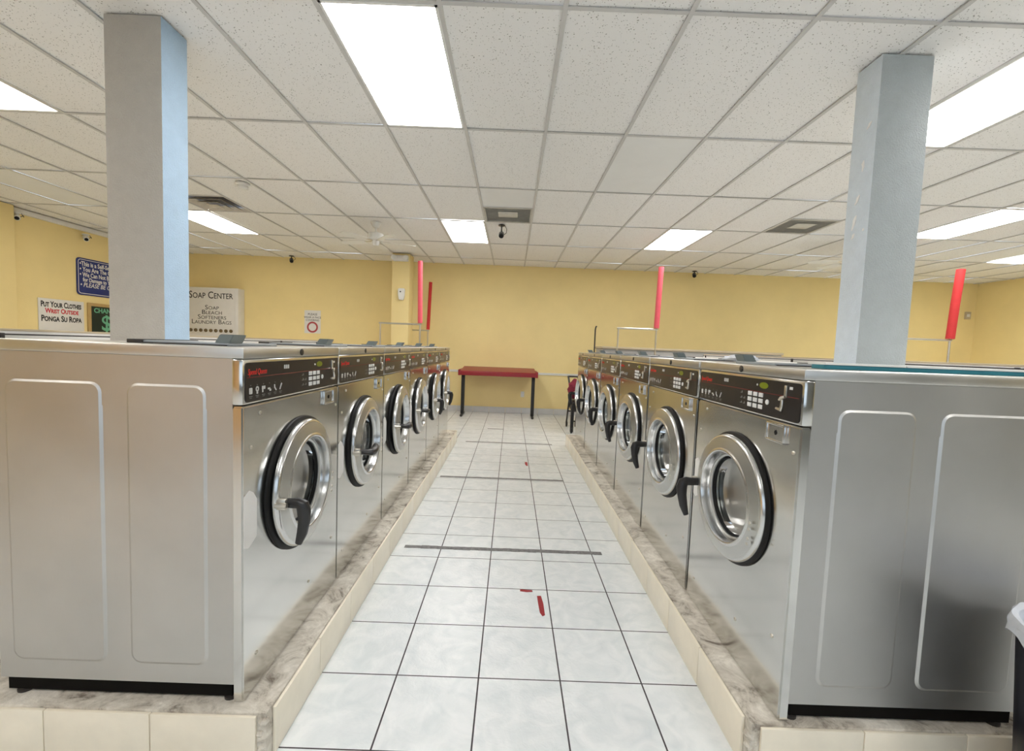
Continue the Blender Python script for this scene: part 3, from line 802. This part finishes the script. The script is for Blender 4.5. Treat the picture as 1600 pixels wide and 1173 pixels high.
def hang_camera(label, x, y, z0, mcol, drop, aim):
    t = thing('security_camera', label, 'security camera', (x, y, z0), aim, 'security cameras')
    MB().cyl((0, 0, 0), .045, -.014, -.0005, 'Z', 20, bev=.003).build('mount', M[mcol], t)
    MB().tube([(0, 0, -.012), (0, -.004, -.5 * drop), (0, 0, -drop)], [.012, .009, .012], 8).build('arm', M[mcol], t)
    b_ = MB().lathe([(0, -.05), (.034, -.045), (.036, .0), (.036, .055), (.028, .066), (0, .066)], (0, 0, 0), 'Y', 20)
    bmesh.ops.transform(b_.bm, matrix=Matrix.Translation((0, -.01, -drop - .035)) @ Matrix.Rotation(R(28), 4, 'X'), verts=b_.bm.verts)
    bo = b_.build('camera_body', M[mcol], t)
    l_ = MB().lathe([(0, -.056), (.024, -.054), (.024, -.044), (0, -.044)], (0, 0, 0), 'Y', 16)
    bmesh.ops.transform(l_.bm, matrix=Matrix.Translation((0, -.01, -drop - .035)) @ Matrix.Rotation(R(28), 4, 'X'), verts=l_.bm.verts)
    l_.build('lens', M['black'], bo)
    MB().tube([(.045, .02, -.004), (.07, .02, -.05), (.065, .015, -drop), (.03, .01, -drop - .03)], .004, 6).build('cable', M['dark'], t)
    return t
hang_camera('black security camera hanging from the ceiling below the middle vent', -.195, 6.0, CEIL, 'black_plastic', .10, 0)
hang_camera('black security camera at the ceiling above the paper notice on the back wall', -4.42, 8.75, CEIL, 'black_plastic', .06, .5)
hang_camera('black security camera at the ceiling right of the pink foam tube', 3.56, 8.72, CEIL, 'black_plastic', .05, -.3)
hang_camera('white security camera on top of the yellow wall pier', -6.76, 6.02, CEIL - .075, 'white', .03, .9)
hang_camera('white security camera on the left wall above the blue sign', -6.78, 7.0, CEIL - .12, 'white', .03, .9)

# ------------------------------------------------------------------ things on the walls
# emergency light on the yellow column
t = thing('emergency_light', 'twin-lamp white emergency light at the top of the yellow column', 'emergency light', (-2.085, 8.099, 2.90))
MB().box(-.14, .14, -.055, 0, -.05, .055, bev=.008).build('housing', M['offwhite'], t)
for s_ in (-1, 1):
    MB().lathe([(0, .0), (.04, -.005), (.048, -.05), (.044, -.055), (0, -.05)], (s_ * .11, -.055, .005), 'Y', 20).build('lamp_head', M['white'], t)
t = thing('soap_dispenser', 'small white rounded dispenser on the yellow column', 'dispenser', (-2.055, 8.099, 2.25))
MB().prism([(-.062, .09), (-.05, .108), (.05, .108), (.062, .09), (.058, -.02), (.04, -.10), (-.04, -.10), (-.058, -.02)], lambda a, b_, d: (a, d, b_), -.07, 0, bev=.008).build('shell', M['white'], t)
MB().cyl((-.012, -.07, .045), .012, -.003, .001, 'Y', 12).build('sensor_eye', M['black'], t)
# soap vending machine
t = thing('soap_vending_machine', 'white soap vending cabinet on the back wall with product names in dark capitals', 'vending machine', (-5.98, 8.945, 1.0))
MB().box(-.52, .515, -.215, 0, 0, 1.315, bev=.012).build('cabinet', M['offwhite'], t)
fpz = MB().box(-.49, .46, -.222, -.214, .05, 1.28, bev=.003).build('front_panel', M['paper'], t)
YF = -.2225
join_text('lettering', [('Soap Center', .195, (-.02, YF, 1.10), dict(align='CENTER', smallcaps=.78, sx=.84, bold=.001)),
    ('Soap', .125, (.0, YF, .88), dict(align='CENTER', smallcaps=.75, sx=1.14)), ('Bleach', .125, (.0, YF, .785), dict(align='CENTER', smallcaps=.75, sx=1.14)),
    ('Softeners', .125, (.0, YF, .69), dict(align='CENTER', smallcaps=.75, sx=1.14)), ('Laundry Bags', .125, (-.01, YF, .595), dict(align='CENTER', smallcaps=.75, sx=1.1))], M['ink'], fpz, FACE_Y)
for q in range(9):
    MB().lathe([(.0, -.03), (.018, -.03), (.034, -.012), (.034, 0), (0, 0)], (-.42 + q * .1, YF, .465), 'Y', 16).build('coin_knob', M['brass'], t)
# paper notice
t = thing('paper_notice', 'white paper notice with a red ring on the back wall', 'notice', (-4.082, 8.948, 1.72))
pn = MB().box(-.165, .165, -.003, 0, -.23, .235).build('sheet', M['paper'], t)
join_text('lettering', [('PLEASE', .062, (0, -.0035, .135), dict(align='CENTER')), ('WEAR A FACE', .055, (0, -.0035, .075), dict(align='CENTER')), ('COVERING', .055, (0, -.0035, .018), dict(align='CENTER'))], M['ink'], pn, FACE_Y)
MB().lathe([(.078, -.0045), (.112, -.0045), (.112, -.002), (.078, -.002)], (0, 0, -.105), 'Y', 40, close=True).build('ring', M['darkred'], pn)
# left wall signs
XW = X_LEFT + .002
t = thing('rules_sign', 'navy blue rules sign with white lettering on the left wall', 'sign', (XW, 6.90, 2.22))
sb = MB().prism(rrect(1.02, .58, .05, 5, .51, 0), lambda a, b_, d: (d, a, b_), 0, .012).build('sign_board', M['navy'], t)
br = MB(); o1 = rrect(.98, .54, .045, 5, .51, 0); o2 = rrect(.962, .522, .038, 5, .51, 0)
bb = bmesh.new(); A = [bb.verts.new((.0126, p[0], p[1])) for p in o1]; B = [bb.verts.new((.0126, p[0], p[1])) for p in o2]
for i in range(len(A)):
    j = (i + 1) % len(A); bb.faces.new((A[i], A[j], B[j], B[i]))
br._merge(bb); br.build('border', M['paper'], sb)
kw = dict(sx=.78, bold=.0022)
join_text('lettering', [('\u2022This is a Self-Service', .098, (.0128, .045, .17), kw), ('\u2022 You Are The Operator', .098, (.0128, .045, .085), kw),
    ('\u2022 We Can Not Be Responsible', .098, (.0128, .045, .0), dict(sx=.74, bold=.0022)), ('for Damage to Your Clothes', .09, (.0128, .095, -.075), dict(sx=.76, bold=.0022)),
    ('\u2022 PLEASE BE CAREFUL', .098, (.0128, .045, -.16), dict(sx=.86, bold=.001, shear=.25))], M['paper'], sb, FACE_X)
t = thing('hand_lettered_sign', 'white hand-lettered sign in black and red on the left wall', 'sign', (XW, 6.33, 1.60))
hs = MB().box(0, .012, 0, .67, -.30, .215, bev=.002).build('sign_board', M['paper'], t)
join_text('black_lettering', [('Put Your Clothes', .115, (.0125, .03, .095), dict(sx=.645, bold=.0035, smallcaps=.8)), ('Ponga Su Ropa', .12, (.0125, .03, -.115), dict(sx=.74, bold=.0035, smallcaps=.8))], M['ink'], hs, FACE_X)
text('red_lettering', 'Wrist Outside', .10, M['inkred'], hs, FACE_X, (.0125, .09, .005), sx=.78, bold=.003, smallcaps=.8)
t = thing('change_sign', 'dark green sign with a dollar mark in a tan frame, beside the hand-lettered sign', 'sign', (XW, 7.06, 1.60))
MB().box(0, .02, 0, .62, -.32, .215, bev=.003).build('frame', M['tan'], t)
gs = MB().box(.018, .024, .055, .565, -.27, .165).build('sign_board', M['signgreen'], t)
text('lettering', 'CHANGE', .105, M['green'], gs, FACE_X, (.0245, .31, .065), align='CENTER', sx=1.0, bold=.003)
text('dollar_mark', '$', .36, M['green'], gs, FACE_X, (.0245, .31, -.22), align='CENTER', bold=.005)
# outlet, thermostat
t = thing('wall_outlet', 'cream wall outlet low on the back wall under the red table', 'outlet', (.262, 8.949, .40))
MB().box(-.036, .036, -.007, 0, -.058, .058, bev=.003).build('cover_plate', M['white'], t)
for zz in (-.022, .022): MB().box(-.014, .014, -.009, -.006, zz - .014, zz + .014, bev=.002).build('socket', M['offwhite'], t)
t = thing('thermostat', 'small beige thermostat box on the back wall near the right corner', 'thermostat', (9.28, 8.949, 2.36))
MB().box(-.055, .055, -.03, 0, -.075, .075, bev=.006).build('housing', M['beige'], t)
MB().box(-.03, .03, -.034, -.029, -.03, .03, bev=.002).build('face', M['offwhite'], t)

# ------------------------------------------------------------------ red folding table at the back
t = thing('folding_table', 'maroon laminate folding table on black legs against the back wall', 'table', (-.235, 8.5, 0))
tp = MB(); Y0, Y1 = -.27, .37
prof = [(Y0, .800), (Y0, .868), (Y0 + .012, .884), (Y0 + .05, .892), (Y1, .945), (Y1, .90), (Y0 + .03, .80)]
tp.prism(prof, lambda a, b_, d: (d, a, b_), -.715, .715, bev=.004)
tp.build('table_top', M['maroon'], t)
for s_ in (-1, 1):
    x = s_ * .735
    MB().box(x - .022, x + .022, Y0 - .02, .30, .795, .905, bev=.006).build('end_rail', M['maroon'], t)
    xx = s_ * .685
    MB().box(xx - .032, xx + .032, -.05, .03, .03, .83, bev=.004).build('leg', M['black_plastic'], t)
    MB().box(xx - .022, xx + .022, -.24, .24, .006, .04, bev=.006).cyl((xx, -.225, 0), .02, 0, .01, 'Z', 12).cyl((xx, .225, 0), .02, 0, .01, 'Z', 12).build('foot', M['black_plastic'], t)

# ------------------------------------------------------------------ laundry carts with hanging rails and foam tubes
def cart(label, xa, xb, y, zbar, noodle, nside, mfoam, nr, lean=0.0, hook=False):
    t = thing('laundry_cart', label, 'laundry cart', ((xa + xb) / 2, y, 0), 0, 'laundry carts with hanging rails')
    h = (xb - xa) / 2
    fr = MB()
    for s_ in (-1, 1):
        fr.tube([(s_ * h, 0, .12), (s_ * h, 0, zbar)], .013, 10)
        fr.tube([(s_ * h, -.25, .14), (s_ * h, .25, .14)], .012, 8); fr.tube([(s_ * h, -.25, .80), (s_ * h, .25, .80)], .010, 8)
        for q in (-1, 1): fr.tube([(s_ * h, q * .25, .10), (s_ * h, q * .25, .80)], .010, 8)
    for q in (-1, 1):
        fr.tube([(-h, q * .25, .14), (h, q * .25, .14)], .012, 8); fr.tube([(-h, q * .25, .80), (h, q * .25, .80)], .010, 8)
    fr.build('frame', M['rail'], t)
    MB().tube([(-h - .02, 0, zbar), (h + .02, 0, zbar)], .013, 10).build('hanging_rail', M['rail'], t)
    bk = MB(); wr = .003
    for q in range(9):
        x = -h + 2 * h * q / 8
        bk.tube([(x, -.25, .80), (x, -.22, .32), (x, .22, .32), (x, .25, .80)], wr, 5)
    for z, d in ((.32, .22), (.48, .23), (.64, .24)):
        bk.tube([(-h, -d, z), (h, -d, z)], wr, 5); bk.tube([(-h, d, z), (h, d, z)], wr, 5)
        bk.tube([(-h, -d, z), (-h, d, z)], wr, 5); bk.tube([(h, -d, z), (h, d, z)], wr, 5)
    bk.build('wire_basket', M['rail'], t)
    for s_ in (-1, 1):
        for q in (-1, 1):
            MB().cyl((s_ * h, q * .25, .05), .05, -.015, .015, 'X', 18, bev=.004).box(s_ * h - .02, s_ * h + .02, q * .25 - .012, q * .25 + .012, .055, .125).build('caster', M['dark'], t)
    if noodle:
        xs_ = nside * h
        MB().tube([(xs_, 0, zbar), (xs_ + lean, 0, noodle)], .009, 8).build('flag_pole', M['rail'], t)
        f = MB()
        za = zbar + .02
        f.tube([(xs_ + lean * .02, 0, za), (xs_ + lean * .5, .004, (za + noodle) / 2), (xs_ + lean, 0, noodle + .01)], nr, 16)
        f.build('foam_tube', M[mfoam], t)
    if hook:
        MB().tube([(-h, 0, zbar), (-h, 0, zbar + .02)], .01, 8).build('hook', M['dark'], t)
    return t
cart('laundry cart behind the left row with a tall bright pink foam tube', -1.96, -1.37, 6.5, 1.645, 2.56, 1, 'pink', .035, -.02)
cart('laundry cart by the yellow column with a dark red foam tube', -2.25, -1.66, 8.62, 1.625, 2.56, 1, 'redfoam', .033, .03)
cart('laundry cart behind the right row with a pink foam tube', 1.565, 2.125, 6.45, 1.70, 2.60, 1, 'pink', .038, .02)
cart('laundry cart right of the right column with a red foam tube', 4.95, 5.52, 5.5, 1.655, 2.53, 1, 'redfoam', .045, .05)
# lone dark hook pole behind the far end of the right row
t = thing('hook_pole', 'thin dark hooked pole standing at the far end of the right row', 'pole', (1.22, 6.42, 0))
MB().tube([(0, 0, .02), (0, 0, 1.66), (.006, 0, 1.70), (.018, 0, 1.715)], .010, 8).build('pole', M['dark'], t)
MB().cyl((0, 0, 0), .13, .0, .022, 'Z', 24, bev=.004).build('pole_base', M['dark'], t)

# low counter behind the right row
t = thing('counter', 'long grey counter with a beige top behind the right row of washers', 'counter', (2.9, 7.55, 0))
MB().box(-1.38, 1.6, -.3, .3, .08, 1.395, bev=.004).box(-1.3, 1.5, -.24, .24, 0, .08).build('cabinet', M['counter'], t)
MB().box(-1.40, 1.62, -.32, .32, 1.395, 1.432, bev=.004).build('counter_top', M['beige'], t)

# dark folded stroller cart with maroon cloth at the end of the right row
t = thing('folding_cart', 'dark folding cart with a maroon cloth bag at the far end of the right row', 'cart', (1.02, 7.0, 0))
fr = MB()
for s_ in (0, .16):
    fr.tube([(s_, .0, .04), (s_ - .005, .05, .45), (s_ - .02, .25, .74), (s_ - .03, .42, .90)], .016, 8)
    fr.tube([(s_, .62, .08), (s_ - .01, .45, .30), (s_ - .02, .20, .62)], .014, 8)
fr.tube([(-.03, .42, .90), (.13, .42, .90)], .014, 8); fr.tube([(0, .0, .20), (.16, .0, .20)], .012, 8); fr.tube([(-.01, .45, .30), (.15, .45, .30)], .012, 8)
fr.build('frame', M['dark'], t)
MB().box(-.022, .03, -.03, .03, .02, .50, bev=.01).build('front_post', M['black_plastic'], t)
for (x, y) in ((0, 0), (.16, 0), (0, .62), (.16, .62)):
    MB().cyl((x, y, .055), .055, -.014, .014, 'X', 20, bev=.004).build('wheel', M['black_plastic'], t)
bg = bmesh.new(); bmesh.ops.create_icosphere(bg, subdivisions=3, radius=1)
for v in bg.verts:
    k = 1 + .10 * math.sin(9 * v.co.z + 4 * v.co.x) + random.uniform(-.04, .04)
    v.co = Vector((.06 + v.co.x * .12 * k, .22 + v.co.y * .15 * k - v.co.z * .04, .70 + v.co.z * .17 * k))
q = MB(); q._merge(bg); q.build('cloth_bag', M['maroon_cloth'], t, angle=60)
q = MB().box(.0, .15, .10, .42, .34, .52, bev=.05, seg=3); q.build('seat_pouch', M['black_plastic'], t)

# ------------------------------------------------------------------ floor strips and tape scraps
for (xa, xb, y, w, lab) in ((-.664, .655, 2.835, .042, 'grey anti-slip strip across the aisle nearest the camera, worn along its length'),
                            (-.685, .59, 4.42, .045, 'grey anti-slip strip across the middle of the aisle'),
                            (-.60, .625, 6.11, .045, 'grey anti-slip strip across the far end of the aisle'),
                            (-.345, -.078, 7.14, .04, 'short grey anti-slip strip beyond the end of the washers')):
    s_ = MB()
    n_ = 24
    for k in range(n_):
        x0 = (xb - xa) * k / n_; x1 = (xb - xa) * (k + 1) / n_
        a = random.uniform(-.003, .003); c_ = random.uniform(-.003, .003)
        s_.box(x0 - (xb - xa) / 2, x1 - (xb - xa) / 2, -w / 2 + a, w / 2 + c_, .0003, .0016)
    tag(s_.build('anti_slip_strip', M['strip'], None, ((xa + xb) / 2, y, 0)), lab, 'floor strip', 'anti-slip floor strips')
def scrap(poly, loc, lab):
    tag(MB().prism(poly, lambda a, b_, d: (a, b_, d), .0004, .0016).build('tape_scrap', M['redtape'], None, loc), lab, 'tape scrap', 'red tape scraps')
scrap([(-.014, .09), (.008, .092), (.016, .02), (.017, -.08), (.004, -.09), (-.008, -.06), (-.012, .02)], (.205, 2.215, 0), 'long red tape scrap on the floor tile nearest the camera')
scrap([(-.035, .012), (.032, .008), (.034, -.008), (.0, -.012), (-.036, -.006)], (.135, 2.352, 0), 'short flat red tape scrap on the tile joint')
scrap([(-.014, .085), (.016, .09), (.018, -.07), (.004, -.085), (-.012, -.03)], (.222, 5.02, 0), 'small red tape scrap far down the aisle')

# ------------------------------------------------------------------ bin at the right edge
t = thing('trash_can', 'black trash can with a white liner in front of the right washer', 'trash can', (1.665, 1.09, 0))
MB().lathe([(0, .0), (.165, .0), (.172, .01), (.205, .60), (.212, .60), (.212, .615), (.200, .615), (.168, .02), (0, .02)], seg=48).build('bin', M['bin'], t)
def wv(k, a, r, h):
    if k <= 1:
        drop = .5 + .5 * math.cos(a - PI)           # hangs shortest on the side nearest the aisle
        return r + .004 * math.sin(11 * a), h + (.085 * drop + .012 * math.sin(8 * a) if k == 0 else .03 * drop + .006 * math.sin(5 * a))
    return r + .003 * math.sin(13 * a + k), h + .004 * math.sin(7 * a)
MB().lathe([(.222, .50), (.219, .575), (.2205, .612), (.212, .628), (.198, .622), (.190, .56), (.178, .30), (.150, .12), (0, .10)], seg=96, wave=wv).build('liner', M['liner'], t)
